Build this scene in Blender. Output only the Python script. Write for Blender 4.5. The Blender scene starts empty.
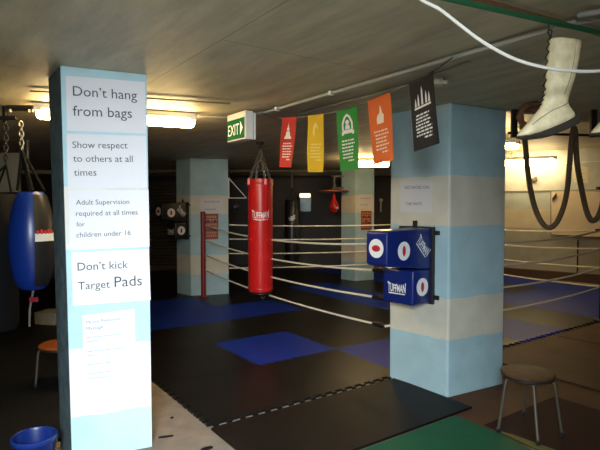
import bpy, bmesh, math, random
from mathutils import Vector as V, Matrix as M
random.seed(7)
C = bpy.context.scene.collection
PI = math.pi

# ------------------------------------------------------------------ camera geometry (used to measure places off the photograph)
H, F, HOR = 1.6, 510.0, 207.0
TH = math.atan((225 - HOR) / F)
ct, st = math.cos(TH), math.sin(TH)
CH = 2.46
def ray(px, py):
    x = (px - 300) / F; y = (225 - py) / F
    return V((x, ct + y * st, -st + y * ct))
def onz(px, py, z=0.0):
    r = ray(px, py); t = (z - H) / r.z
    return V((r.x * t, r.y * t, z))
def aty(px, py, Y):
    r = ray(px, py); t = Y / r.y
    return V((r.x * t, Y, H + r.z * t))
def onplane(px, py, p, n):
    r = ray(px, py); o = V((0, 0, H))
    return o + r * ((p - o).dot(n) / r.dot(n))
G0 = onz(213, 345)
ga = math.radians(54.8)
GU = V((math.sin(ga), math.cos(ga), 0)); GW = V((math.cos(ga), -math.sin(ga), 0))
def grid(a, b, z=0.0): return G0 + GU * a + GW * b + V((0, 0, z))
UP = V((0, 0, 1))

# ------------------------------------------------------------------ materials
MAT = {}
def mat(name, col, rough=0.6, metal=0.0, noise=0.0, nscale=8.0, bump=0.0, bscale=60.0, emit=None, espow=0.0, coat=0.0, spec=0.5):
    if name in MAT: return MAT[name]
    m = bpy.data.materials.new(name); m.use_nodes = True
    nt = m.node_tree; b = nt.nodes['Principled BSDF']
    b.inputs['Base Color'].default_value = (*col, 1); b.inputs['Roughness'].default_value = rough
    b.inputs['Metallic'].default_value = metal; b.inputs['Coat Weight'].default_value = coat
    b.inputs['Specular IOR Level'].default_value = spec
    if emit:
        b.inputs['Emission Color'].default_value = (*emit, 1); b.inputs['Emission Strength'].default_value = espow
    geo = nt.nodes.new('ShaderNodeNewGeometry')
    if noise > 0:
        n = nt.nodes.new('ShaderNodeTexNoise'); n.inputs['Scale'].default_value = nscale; n.inputs['Detail'].default_value = 5
        r = nt.nodes.new('ShaderNodeValToRGB')
        r.color_ramp.elements[0].position = .3; r.color_ramp.elements[1].position = .7
        r.color_ramp.elements[0].color = (*[c * (1 - noise) for c in col], 1)
        r.color_ramp.elements[1].color = (*[min(1, c * (1 + noise)) for c in col], 1)
        nt.links.new(geo.outputs['Position'], n.inputs['Vector'])
        nt.links.new(n.outputs['Fac'], r.inputs['Fac']); nt.links.new(r.outputs['Color'], b.inputs['Base Color'])
    if bump > 0:
        n2 = nt.nodes.new('ShaderNodeTexNoise'); n2.inputs['Scale'].default_value = bscale; n2.inputs['Detail'].default_value = 4
        bp = nt.nodes.new('ShaderNodeBump'); bp.inputs['Strength'].default_value = bump; bp.inputs['Distance'].default_value = .01
        nt.links.new(geo.outputs['Position'], n2.inputs['Vector'])
        nt.links.new(n2.outputs['Fac'], bp.inputs['Height']); nt.links.new(bp.outputs['Normal'], b.inputs['Normal'])
    MAT[name] = m
    return m

def block_mat(name, bands, xdir, rough=0.55, course=0.2):
    """painted blockwork: colour bands by height, low mortar joints and small chips"""
    m = bpy.data.materials.new(name); m.use_nodes = True
    nt = m.node_tree; b = nt.nodes['Principled BSDF']; b.inputs['Roughness'].default_value = rough
    L = nt.links.new
    geo = nt.nodes.new('ShaderNodeNewGeometry'); sep = nt.nodes.new('ShaderNodeSeparateXYZ'); L(geo.outputs['Position'], sep.inputs[0])
    wob = nt.nodes.new('ShaderNodeTexNoise'); wob.inputs['Scale'].default_value = 9; L(geo.outputs['Position'], wob.inputs['Vector'])
    ma = nt.nodes.new('ShaderNodeMath'); ma.operation = 'MULTIPLY_ADD'; L(wob.outputs['Fac'], ma.inputs[0]); ma.inputs[1].default_value = .03; 
    L(sep.outputs['Z'], ma.inputs[2])
    mr = nt.nodes.new('ShaderNodeMapRange'); mr.inputs['From Min'].default_value = .015; mr.inputs['From Max'].default_value = 3.015
    L(ma.outputs[0], mr.inputs['Value'])
    r = nt.nodes.new('ShaderNodeValToRGB'); r.color_ramp.interpolation = 'CONSTANT'
    els = r.color_ramp.elements
    els[0].position = 0; els[0].color = (*bands[0][1], 1)
    els[1].position = bands[1][0] / 3.0; els[1].color = (*bands[1][1], 1)
    for z, c in bands[2:]:
        e = els.new(z / 3.0); e.color = (*c, 1)
    L(mr.outputs[0], r.inputs['Fac'])
    # grime
    n = nt.nodes.new('ShaderNodeTexNoise'); n.inputs['Scale'].default_value = 5; n.inputs['Detail'].default_value = 8; L(geo.outputs['Position'], n.inputs['Vector'])
    rr = nt.nodes.new('ShaderNodeMapRange'); rr.inputs['From Min'].default_value = .3; rr.inputs['From Max'].default_value = .7; rr.inputs['To Min'].default_value = .88; rr.inputs['To Max'].default_value = 1.04
    L(n.outputs['Fac'], rr.inputs['Value'])
    mx = nt.nodes.new('ShaderNodeVectorMath'); mx.operation = 'SCALE'; L(r.outputs['Color'], mx.inputs[0]); L(rr.outputs[0], mx.inputs['Scale'])
    L(mx.outputs[0], b.inputs['Base Color'])
    # block joints: brick texture in (along, z)
    dx = nt.nodes.new('ShaderNodeVectorMath'); dx.operation = 'DOT_PRODUCT'; L(geo.outputs['Position'], dx.inputs[0]); dx.inputs[1].default_value = (xdir[0], xdir[1], 0)
    cb = nt.nodes.new('ShaderNodeCombineXYZ'); L(dx.outputs['Value'], cb.inputs[0]); L(sep.outputs['Z'], cb.inputs[1])
    br = nt.nodes.new('ShaderNodeTexBrick'); br.inputs['Scale'].default_value = 1; br.inputs['Brick Width'].default_value = .4; br.inputs['Row Height'].default_value = course
    br.inputs['Mortar Size'].default_value = .006; br.inputs['Mortar Smooth'].default_value = .6
    br.inputs['Color1'].default_value = br.inputs['Color2'].default_value = (1, 1, 1, 1); br.inputs['Mortar'].default_value = (0, 0, 0, 1)
    L(cb.outputs[0], br.inputs['Vector'])
    fine = nt.nodes.new('ShaderNodeTexNoise'); fine.inputs['Scale'].default_value = 70; L(geo.outputs['Position'], fine.inputs['Vector'])
    ad = nt.nodes.new('ShaderNodeMath'); ad.operation = 'MULTIPLY_ADD'; L(fine.outputs['Fac'], ad.inputs[0]); ad.inputs[1].default_value = .5; L(br.outputs['Color'], ad.inputs[2])
    bp = nt.nodes.new('ShaderNodeBump'); bp.inputs['Strength'].default_value = .18; bp.inputs['Distance'].default_value = .006
    L(ad.outputs[0], bp.inputs['Height']); L(bp.outputs['Normal'], b.inputs['Normal'])
    return m

def concrete_ceiling():
    m = bpy.data.materials.new('ceiling_concrete'); m.use_nodes = True
    nt = m.node_tree; b = nt.nodes['Principled BSDF']; b.inputs['Roughness'].default_value = .6
    L = nt.links.new
    geo = nt.nodes.new('ShaderNodeNewGeometry')
    def dot(d):
        x = nt.nodes.new('ShaderNodeVectorMath'); x.operation = 'DOT_PRODUCT'; L(geo.outputs['Position'], x.inputs[0]); x.inputs[1].default_value = d; return x.outputs['Value']
    cb = nt.nodes.new('ShaderNodeCombineXYZ'); L(dot((-.576, .817, 0)), cb.inputs[0]); L(dot((.817, .576, 0)), cb.inputs[1])
    br = nt.nodes.new('ShaderNodeTexBrick'); br.inputs['Scale'].default_value = 1; br.inputs['Brick Width'].default_value = 2.4; br.inputs['Row Height'].default_value = 1.2
    br.inputs['Mortar Size'].default_value = .008; br.inputs['Mortar Smooth'].default_value = .8; br.inputs['Bias'].default_value = .0
    br.inputs['Color1'].default_value = (.56, .50, .345, 1); br.inputs['Color2'].default_value = (.50, .445, .305, 1); br.inputs['Mortar'].default_value = (.36, .325, .225, 1)
    L(cb.outputs[0], br.inputs['Vector'])
    mp = nt.nodes.new('ShaderNodeMapping'); mp.inputs['Scale'].default_value = (1.2, 5, 1); L(cb.outputs[0], mp.inputs['Vector'])
    n = nt.nodes.new('ShaderNodeTexNoise'); n.inputs['Scale'].default_value = 1.3; n.inputs['Detail'].default_value = 9; n.inputs['Roughness'].default_value = .65; L(mp.outputs[0], n.inputs['Vector'])
    rr = nt.nodes.new('ShaderNodeMapRange'); rr.inputs['From Min'].default_value = .3; rr.inputs['From Max'].default_value = .7; rr.inputs['To Min'].default_value = .72; rr.inputs['To Max'].default_value = 1.2
    L(n.outputs['Fac'], rr.inputs['Value'])
    mx = nt.nodes.new('ShaderNodeVectorMath'); mx.operation = 'SCALE'; L(br.outputs['Color'], mx.inputs[0]); L(rr.outputs[0], mx.inputs['Scale'])
    L(mx.outputs[0], b.inputs['Base Color'])
    bp = nt.nodes.new('ShaderNodeBump'); bp.inputs['Strength'].default_value = .5; bp.inputs['Distance'].default_value = .01
    L(n.outputs['Fac'], bp.inputs['Height']); L(bp.outputs['Normal'], b.inputs['Normal'])
    return m

# ------------------------------------------------------------------ mesh helpers (all in world coordinates)
def add_hull(bm, bot, top):
    vb = [bm.verts.new(p) for p in bot]; vt = [bm.verts.new(p) for p in top]
    n = len(vb)
    bm.faces.new(vb[::-1]); bm.faces.new(vt)
    for i in range(n): bm.faces.new((vb[i], vb[(i + 1) % n], vt[(i + 1) % n], vt[i]))
    return vb + vt
def add_box(bm, o, dx, dy, dz):
    """box from corner o with edge vectors"""
    o, dx, dy, dz = V(o), V(dx), V(dy), V(dz)
    b = [o, o + dx, o + dx + dy, o + dy]
    return add_hull(bm, b, [p + dz for p in b])
def add_cbox(bm, c, x, y, z):
    """box centred on c with half vectors"""
    c, x, y, z = V(c), V(x), V(y), V(z)
    return add_box(bm, c - x - y - z, 2 * x, 2 * y, 2 * z)
def add_tube(bm, pts, r, seg=8, caps=True, closed=False):
    pts = [V(p) for p in pts]; n = len(pts)
    rad = r if isinstance(r, (list, tuple)) else [r] * n
    tang = []
    for i in range(n):
        if closed: t = pts[(i + 1) % n] - pts[i - 1]
        else: t = pts[min(i + 1, n - 1)] - pts[max(i - 1, 0)]
        tang.append(t.normalized())
    a = tang[0].orthogonal().normalized()
    rings = []
    for i in range(n):
        t = tang[i]; a = (a - t * a.dot(t)).normalized(); b = t.cross(a)
        rings.append([bm.verts.new(pts[i] + (a * math.cos(2 * PI * k / seg) + b * math.sin(2 * PI * k / seg)) * rad[i]) for k in range(seg)])
    m = n if closed else n - 1
    for i in range(m):
        r0, r1 = rings[i], rings[(i + 1) % n]
        for k in range(seg): bm.faces.new((r0[k], r0[(k + 1) % seg], r1[(k + 1) % seg], r1[k]))
    if caps and not closed:
        bm.faces.new(rings[0][::-1]); bm.faces.new(rings[-1])
def add_lathe(bm, prof, c, seg=32, axis=UP, cap=True):
    """prof: list of (radius, height) from c along axis"""
    axis = V(axis).normalized(); a = axis.orthogonal().normalized(); b = axis.cross(a); c = V(c)
    rings = []
    for r, h in prof:
        if r < 1e-5: rings.append([bm.verts.new(c + axis * h)])
        else: rings.append([bm.verts.new(c + axis * h + (a * math.cos(2 * PI * k / seg) + b * math.sin(2 * PI * k / seg)) * r) for k in range(seg)])
    for r0, r1 in zip(rings, rings[1:]):
        for k in range(seg):
            q = [r0[k % len(r0)], r0[(k + 1) % seg % len(r0)], r1[(k + 1) % seg % len(r1)], r1[k % len(r1)]]
            q2 = []
            for v in q:
                if v not in q2: q2.append(v)
            if len(q2) > 2: bm.faces.new(q2)
    if cap:
        if len(rings[0]) > 2: bm.faces.new(rings[0][::-1])
        if len(rings[-1]) > 2: bm.faces.new(rings[-1])
def add_prism(bm, poly, o, x, y, z):
    """2d polygon in frame (o, x, y), pulled along vector z"""
    o, x, y, z = V(o), V(x), V(y), V(z)
    b = [o + x * p[0] + y * p[1] for p in poly]
    return add_hull(bm, b, [p + z for p in b])
def add_chain(bm, p0, p1, link=.035, wire=.004):
    p0, p1 = V(p0), V(p1); d = p1 - p0; n = max(2, round(d.length / (link * .72))); t = d.normalized()
    a = t.orthogonal().normalized(); b = t.cross(a)
    for i in range(n):
        c = p0 + d * (i + .5) / n; s = a if i % 2 else b
        add_tube(bm, [c + t * math.cos(q) * link * .5 + s * math.sin(q) * link * .3 for q in [2 * PI * k / 10 for k in range(10)]], wire, 5, closed=True)
def sag_line(p0, p1, s, n=18):
    p0, p1 = V(p0), V(p1)
    return [p0.lerp(p1, i / n) - UP * s * 4 * (i / n) * (1 - i / n) for i in range(n + 1)]
def smooth_line(pts, k=6):
    pts = [V(p) for p in pts]; out = []
    for i in range(len(pts) - 1):
        p0, p1, p2, p3 = pts[max(i - 1, 0)], pts[i], pts[i + 1], pts[min(i + 2, len(pts) - 1)]
        for j in range(k):
            t = j / k
            out.append(.5 * ((2 * p1) + (p2 - p0) * t + (2 * p0 - 5 * p1 + 4 * p2 - p3) * t * t + (3 * p1 - p0 - 3 * p2 + p3) * t ** 3))
    return out + [pts[-1]]
def disc_poly(cx, cy, rx, ry, n=28): return [(cx + rx * math.cos(2 * PI * k / n), cy + ry * math.sin(2 * PI * k / n)) for k in range(n)]

WM = {}
def obj(name, bm, material, parent=None, smooth=False, bevel=0.0, bseg=2, loc=None, rotz=0.0, subsurf=0):
    bmesh.ops.recalc_face_normals(bm, faces=bm.faces[:])
    if bevel > 0:
        eg = [e for e in bm.edges if len(e.link_faces) == 2 and e.calc_face_angle(0) > .6]
        bmesh.ops.bevel(bm, geom=eg, offset=bevel, segments=bseg, affect='EDGES', profile=.5, clamp_overlap=True)
    me = bpy.data.meshes.new(name)
    if parent is not None: W = WM[parent]
    else:
        if loc is None:
            xs = [v.co for v in bm.verts]; mn = min(v.z for v in xs)
            loc = V((sum(v.x for v in xs) / len(xs), sum(v.y for v in xs) / len(xs), mn))
        W = M.Translation(loc) @ M.Rotation(rotz, 4, 'Z')
    bm.transform(W.inverted()); bm.to_mesh(me); bm.free()
    me.materials.append(material)
    if smooth:
        me.polygons.foreach_set('use_smooth', [True] * len(me.polygons))
        me.update()
        if smooth != 'all':
            try: me.set_sharp_from_angle(angle=math.radians(42))
            except Exception: pass
    o = bpy.data.objects.new(name, me); C.objects.link(o)
    if parent is not None: o.parent = parent; WM[o] = W
    else: o.matrix_world = W; WM[o] = W
    if subsurf:
        s = o.modifiers.new('subdivision', 'SUBSURF'); s.levels = s.render_levels = subsurf
    return o
def tag(o, label, cat, group=None, kind=None):
    o['label'] = label; o['category'] = cat
    if group: o['group'] = group
    if kind: o['kind'] = kind
    return o
def thing(name, label, cat, loc, group=None):
    o = bpy.data.objects.new(name, None); C.objects.link(o); o.empty_display_size = .1
    o.location = loc; WM[o] = M.Translation(V(loc))
    return tag(o, label, cat, group)
def struct(name, bm, m, **k):
    o = obj(name, bm, m, **k); o['kind'] = 'structure'; return o
def new(): return bmesh.new()
def dup(root, delta, label=None):
    r = root.copy(); C.objects.link(r); r.location = root.location + V(delta)
    if label: r['label'] = label
    for ch in list(root.children):
        c = ch.copy(); C.objects.link(c); c.parent = r
        for g in list(ch.children):
            d = g.copy(); C.objects.link(d); d.parent = c
    return r

_txt = {}
def text_data(body, bold=0.0):
    """outline mesh of a line of text: verts, faces, x extent"""
    if (body, bold) in _txt: return _txt[(body, bold)]
    cu = bpy.data.curves.new('lettering', 'FONT'); cu.body = body; cu.size = 1; cu.fill_mode = 'FRONT'; cu.resolution_u = 3; cu.offset = bold
    o = bpy.data.objects.new('lettering', cu); C.objects.link(o)
    dg = bpy.context.evaluated_depsgraph_get(); dg.update()
    me = bpy.data.meshes.new_from_object(o.evaluated_get(dg))
    vs = [v.co.copy() for v in me.vertices]; fs = [tuple(p.vertices) for p in me.polygons]
    bpy.data.objects.remove(o); bpy.data.curves.remove(cu); bpy.data.meshes.remove(me)
    _txt[(body, bold)] = (vs, fs); return vs, fs
def add_text(bm, body, place, bold=0.0):
    """place(x01, y) -> world point; x runs 0..1 over the line's width, y in the same unit as width"""
    vs, fs = text_data(body, bold)
    x0 = min(v.x for v in vs); w = max(v.x for v in vs) - x0
    nv = [bm.verts.new(place((v.x - x0) / w, v.y / w)) for v in vs]
    for f in fs:
        try: bm.faces.new([nv[i] for i in f])
        except ValueError: pass
def text_line(bm, body, p0, p1, up, n, off=.0012, ystretch=1.0):
    d = p1 - p0; w = d.length
    add_text(bm, body, lambda x, y: p0 + d * x + up * (y * w * ystretch) + n * off)

# ------------------------------------------------------------------ colours
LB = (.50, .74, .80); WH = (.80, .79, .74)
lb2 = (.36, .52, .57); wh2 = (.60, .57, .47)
black_rubber = mat('black_rubber_mat', (.009, .0075, .007), .36, bump=.10, bscale=160, noise=.25, nscale=3, spec=.15)
blue_rubber = mat('blue_rubber_mat', (.005, .026, .26), .45, spec=.15, bump=.25, bscale=160, noise=.15, nscale=4)
dark_rubber = mat('dark_rubber_mat', (.006, .006, .007), .6, spec=.2, bump=.2, bscale=120)
green_mat = mat('green_mat_cloth', (.0, .075, .028), .7, bump=.2, bscale=220, noise=.12, nscale=6)
yellow_mat = mat('yellow_mat_cloth', (.10, .095, .018), .7, noise=.15, nscale=9)
maroon_mat = mat('maroon_mat_cloth', (.022, .006, .005), .75, spec=.2, noise=.15, nscale=5)
brown_floor = mat('brown_floor_covering', (.095, .046, .022), .65, spec=.15, noise=.2, nscale=2.5, bump=.15, bscale=90)
tan_concrete = mat('tan_concrete', (.20, .165, .135), .75, noise=.18, nscale=7, bump=.3, bscale=40)
paper = mat('white_paper', (.84, .83, .87), .6)
ink = mat('grey_ink', (.055, .055, .07), .6)
pale_ink = mat('pale_print', (.35, .47, .55), .6)
steel = mat('dull_steel', (.35, .33, .28), .4, .9)
dark_steel = mat('dark_painted_steel', (.02, .018, .016), .45, .3)
grey_pipe = mat('grey_conduit_paint', (.36, .35, .30), .5)
white_plastic = mat('white_plastic', (.75, .73, .66), .4)
white_rope = mat('white_rope_fibre', (.80, .74, .58), .7, bump=.4, bscale=180)
red_vinyl = mat('red_vinyl', (.56, .012, .012), .33, noise=.08, nscale=5, bump=.08, bscale=25)
red_paint = mat('red_post_paint', (.22, .012, .012), .4)
black_vinyl = mat('black_vinyl', (.012, .012, .014), .35)
blue_vinyl = mat('blue_vinyl', (.006, .016, .13), .32, bump=.06, bscale=40)
white_vinyl = mat('white_vinyl', (.78, .78, .78), .45)
red_print = mat('red_print', (.45, .015, .02), .5)
rope_brown = mat('brown_battle_rope', (.17, .105, .055), .8, bump=.7, bscale=110, noise=.3, nscale=60)
boot_leather = mat('cream_leather', (.80, .69, .43), .5, noise=.14, nscale=30, bump=.8, bscale=22)
sole_rubber = mat('dark_sole_rubber', (.03, .024, .016), .6)
wood_seat = mat('brown_seat_vinyl', (.07, .036, .016), .6, spec=.25, noise=.3, nscale=14)
orange_seat = mat('orange_seat_vinyl', (.2, .05, .008), .45)
blue_plastic = mat('blue_plastic', (.006, .022, .15), .35)
green_paint = mat('green_pipe_paint', (.02, .12, .05), .45)
rust_paint = mat('rust_brown_paint', (.19, .075, .035), .6, noise=.2, nscale=30)
tube_glow = mat('lit_tube_diffuser', (.9, .85, .7), .4, emit=(1.0, .70, .32), espow=66.0)
dark_wall = mat('dark_brown_wall_paint', (.045, .034, .026), .6, noise=.15, nscale=2)

# ------------------------------------------------------------------ SETTING: floor, ceiling, walls
bm = new(); add_box(bm, (-7, -.2, -.1), (16, 0, 0), (0, 14.9, 0), (0, 0, .1)); struct('floor', bm, tan_concrete)
bm = new()
P = [grid(.62, 2.0), grid(9.5, 2.08), grid(9.5, 6), grid(.62, 6)]
add_hull(bm, P, [p + UP * .004 for p in P]); struct('floor_right', bm, brown_floor)
# ceiling: the low slab, and the higher bay over the ring's far corner
cm = concrete_ceiling()
pA, pB = onz(478, 108, CH), onz(640, 128, CH)
fw = (pA.xy.to_3d()).normalized()
pC = pA + fw * 11
low = [V((-7, -.2, CH)), V((9, -.2, CH)), V((9, pB.y + (9 - pB.x) * .3, CH)), V((pB.x, pB.y, CH)), V((pA.x, pA.y, CH)), V((pC.x, 14.7, CH)), V((-7, 14.7, CH))]
bm = new(); add_hull(bm, low, [p + UP * .45 for p in low]); struct('ceiling', bm, cm)
hi = [pA + UP * .46 - V((.3, .3, 0)), V((9.3, pA.y, CH + .46)), V((9.3, 14.7, CH + .46)), V((pC.x - .3, 14.7, CH + .46))]
bm = new(); hi = [V((p.x, p.y, CH + .38)) for p in hi]; add_hull(bm, hi, [p + UP * .05 for p in hi]); struct('ceiling_right', bm, cm)
# walls
bm = new(); add_box(bm, (-6.9, 14.0, 0), (11, 0, 0), (0, .15, 0), (0, 0, 2.9)); struct('wall_back', bm, dark_wall)
bm = new(); add_box(bm, (-6.9, -.1, 0), (.15, 0, 0), (0, 14.1, 0), (0, 0, 2.6)); struct('wall_left', bm, dark_wall)
w0, w1 = onz(503, 275), onz(600, 283.5)
wd = (w1 - w0).normalized(); wn = V((-wd.y, wd.x, 0)); wn = -wn if wn.y > 0 else wn     # towards the room
q0, q1 = w0 - wd * 1.7, w0 + wd * 6
right_bands = [(0, (.40, .385, .31)), (1.12, (.60, .53, .38)), (1.55, (.42, .46, .44)), (1.93, (.52, .54, .50))]
rw = block_mat('right_wall_blockwork', right_bands, wd)
bm = new(); add_box(bm, q0, q1 - q0, -wn * .15, UP * 2.84); struct('wall_right', bm, rw)
bm = new(); add_box(bm, q0 + wn * .001, q1 - q0, wn * .09, UP * .19); struct('baseboard_right', bm, mat('brown_skirting', (.07, .035, .018), .6), bevel=.01)
bm = new(); add_box(bm, w0 + wn * .001 + UP * 1.95, wd * 6, wn * .02, UP * .02); struct('trim_1', bm, mat('grey_rail', (.25, .25, .22), .6))
# unseen wall behind the camera, its doorway placed and sized to shape the daylight
bm = new()
add_box(bm, (-7, -.25, 0), (6.2, 0, 0), (0, .15, 0), (0, 0, CH)); struct('wall_front', bm, mat('front_wall_paint', (.35, .34, .30), .7))
bm = new(); add_box(bm, (.32, -.25, 0), (8.55, 0, 0), (0, .15, 0), (0, 0, CH)); struct('wall_front_right', bm, MAT['front_wall_paint'])
bm = new(); add_box(bm, (-.8, -.25, 2.34), (1.12, 0, 0), (0, .15, 0), (0, 0, CH - 2.34)); struct('wall_front_lintel', bm, MAT['front_wall_paint'])
bm = new(); add_box(bm, (8.85, -.2, 0), (.15, 0, 0), (0, 14, 0), (0, 0, 2.9)); struct('wall_side', bm, MAT['front_wall_paint'])
# roller door in the back left corner
bm = new()
p = aty(100, 200, 13.9)
n = 26
for i in range(n):
    z = .02 + i * .09
    add_prism(bm, [(0, 0), (.03, .02), (.03, .07), (0, .088)], V((-5.6, 13.9, z)), V((0, -1, 0)), UP, V((2.9, 0, 0)))
struct('door_1', bm, mat('shutter_slats', (.055, .045, .036), .45))

# ------------------------------------------------------------------ pillars
def quad_pillar(name, bot, top, m, bev=.018):
    bm = new(); add_hull(bm, bot, top)
    return struct(name, bm, m, bevel=bev)
front_dir = (V((-.988, 3.346, 0)) - V((-1.442, 3.137, 0))).normalized()
side_dir = (V((-1.627, 3.37, 0)) - V((-1.442, 3.137, 0))).normalized()
nF = V((front_dir.y, -front_dir.x, 0)); nF = nF if nF.y < 0 else -nF
nS = V((side_dir.y, -side_dir.x, 0)); nS = nS if nS.x < 0 else -nS
pF = V((-1.442, 3.137, 0))
def edge(p_top, p_bot, n):
    t, b = onplane(*p_top, pF, n), onplane(*p_bot, pF, n)
    k = (b - t) / (b.z - t.z)
    return t + k * (0 - t.z), t + k * (CH - t.z)
E0, E1 = edge((60, 64), (71.5, 450), nF)
R0, R1 = edge((147, 73), (152.5, 450), nF)
L0, L1 = edge((48, 73), (60.5, 450), nS)
X0, X1 = L0 + R0 - E0, L1 + R1 - E1
K = 1.6 / 1.5
def zpx(y, Y): return H - (y - HOR) * Y / F
bands_front = [(0, LB), (zpx(416, 3.24), WH), (zpx(347, 3.24), LB), (zpx(250, 3.24), WH), (zpx(189, 3.24), LB)]
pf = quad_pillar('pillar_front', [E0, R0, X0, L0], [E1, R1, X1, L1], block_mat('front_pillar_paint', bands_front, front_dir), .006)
pf.data.materials.append(mat('teal_side_shade', (.055, .085, .09), .8, noise=.35, nscale=14, bump=.6, bscale=30))  # rough left face; its shade is put into a dark bandless teal
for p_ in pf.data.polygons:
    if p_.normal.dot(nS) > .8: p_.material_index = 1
A, B, D = onz(389, 378.5), onz(447.5, 398), onz(503, 384)
def plain_pillar(name, A, B, D, bands, bev=.012):
    Q = A + D - B
    base = [A, B, D, Q]
    return quad_pillar(name, [p - UP * .03 for p in base], [p + UP * CH for p in base], block_mat(name + '_paint', bands, (D - B).normalized(), course=.2), bev)
Y0 = B.y
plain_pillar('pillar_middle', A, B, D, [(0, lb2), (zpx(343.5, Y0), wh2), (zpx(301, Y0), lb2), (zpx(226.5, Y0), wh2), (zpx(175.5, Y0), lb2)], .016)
mA, mB, mD = A, B, D
fA, fB, fD = onz(177, 294), onz(191, 297), onz(229, 295)
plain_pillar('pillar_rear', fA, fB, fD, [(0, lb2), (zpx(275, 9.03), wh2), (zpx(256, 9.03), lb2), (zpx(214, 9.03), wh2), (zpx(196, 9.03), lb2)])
gA, gB, gD = onz(341, 280), onz(355, 282), onz(374, 280.5)
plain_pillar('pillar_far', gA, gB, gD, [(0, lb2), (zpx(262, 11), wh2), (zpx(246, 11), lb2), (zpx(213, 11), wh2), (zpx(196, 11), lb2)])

# ------------------------------------------------------------------ papers on pillars
def sheet(name, label, cat, pl, n, tl, tr, bl, m=None, lines=(), bars=(), group=None, thick=.0008, textmat=None):
    """a paper sheet taped on a face; tl/tr/bl and text ends are places read off the face"""
    m = m or paper
    a, b, c = [onplane(*q, pl, n) for q in (tl, tr, bl)]
    x = (b - a); y = (c - a)
    root = thing(name, label, cat, c + x * .5, group)
    bm = new(); add_box(bm, a + n * .0006, x, y, n * thick); obj('page', bm, m, root)
    xn = x.normalized(); up = (-y - xn * (-y).dot(xn)).normalized()
    if lines:
        for body, p0, p1 in lines:
            bm = new(); text_line(bm, body, onplane(*p0, pl, n), onplane(*p1, pl, n), up, n, off=.0006 + thick + .0006)
            obj('lettering', bm, textmat or ink, root)
    if bars:
        for p0, p1, h in bars:
            bm = new()
            s, e = onplane(*p0, pl, n), onplane(*p1, pl, n); d = e - s; t = 0
            while t < .97:
                w = random.uniform(.05, .16); w = min(w, 1 - t)
                add_box(bm, s + d * t + n * (.0006 + thick), d * (w * .85), up * h, n * .0006); t += w
            obj('printed_line', bm, pale_ink, root)
    return root
pl = E0
sheet('paper_notice', "white paper reading Don't hang from bags, topmost on the front pillar", 'notice', pl, nF, (65.5, 75.5), (145, 82), (67, 130.5),
      lines=[("Don\u2019t hang", (73, 95.6), (137, 100)), ('from bags', (73, 115.6), (132, 118))])
sheet('paper_notice', 'white paper reading Show respect to others at all times', 'notice', pl, nF, (66.5, 133.5), (146, 136), (68, 188.5),
      lines=[('Show respect', (72.5, 148), (127.5, 148.5)), ('to others at all', (73.3, 161.7), (132.8, 162)), ('times', (74, 175.7), (96.5, 175.6))])
sheet('paper_notice', 'white paper reading Adult Supervision required at all times for children under 16', 'notice', pl, nF, (68.5, 190.5), (148.5, 190), (70, 250.5),
      lines=[('Adult Supervision', (76, 204.8), (129.3, 204)), ('required at all times', (76, 216), (137.6, 214.5)), ('for', (76.5, 226.5), (84.8, 226.2)), ('children under 16', (76.5, 237.5), (130.7, 235))])
sheet('paper_notice', "white paper reading Don't kick Target Pads on the front pillar", 'notice', pl, nF, (71, 252), (149, 249), (73, 306),
      lines=[("Don\u2019t kick", (77.6, 270.6), (128, 268)), ('Target', (78, 289.8), (110, 287.6)), ('Pads', (114.6, 287.1), (142, 285.2))])
sheet('paper_notice', 'small white paper about Muscle Relaxation Massage, lowest on the front pillar', 'notice', pl, nF, (82.3, 315.5), (134.6, 308.8), (84, 387),
      lines=[('Muscle Relaxation', (86.6, 324), (121, 319.6)), ('Massage', (86.6, 330.4), (103.2, 328))],
      bars=[((87, 338), (123, 334.5), .006), ((87, 342), (98, 341), .006), ((88, 352), (127, 348), .006), ((88, 356), (95, 355.4), .006), ((88.5, 365), (112, 362.5), .006),
            ((88.5, 374), (112, 371.5), .006), ((88.5, 379), (109, 376.8), .006)], textmat=mat('blue_grey_ink', (.16, .22, .34), .6))
def face_n(P, Q):
    d = (Q - P).normalized(); n = V((d.y, -d.x, 0)); return n if n.y < 0 else -n
nM = face_n(mA, mB)
grey_paper = mat('pale_grey_paper', (.60, .58, .58), .6)
sheet('paper_notice', 'pale paper reading NO SHOES ON THE MATS above the blue wall pad', 'notice', mB, nM, (399.8, 180.5), (432.3, 180), (399.8, 211.5), grey_paper,
      lines=[('NO SHOES ON', (405, 189), (428.8, 188.8)), ('THE MATS', (406, 205.4), (421.7, 205.2))])
nR = face_n(fB, fD)
sheet('paper_notice', 'small paper reading NO SHOES ON THE MATS on the rear pillar by the red post', 'notice', fB, nR, (200, 198.5), (223, 198.3), (200, 213), grey_paper,
      lines=[('NO SHOES ON', (204, 202.5), (219.5, 202.4)), ('THE MATS', (204.5, 210.4), (216, 210.3))])
nG = face_n(gB, gD)
sheet('paper_notice', 'tiny paper reading NO SHOES ON THE MATS on the farthest pillar', 'notice', gB, nG, (358, 194.5), (372.5, 194.5), (358, 208), grey_paper,
      lines=[('NO SHOES ON', (360, 199), (370.6, 199)), ('THE MATS', (360.5, 205.5), (368, 205.5))])
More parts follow.
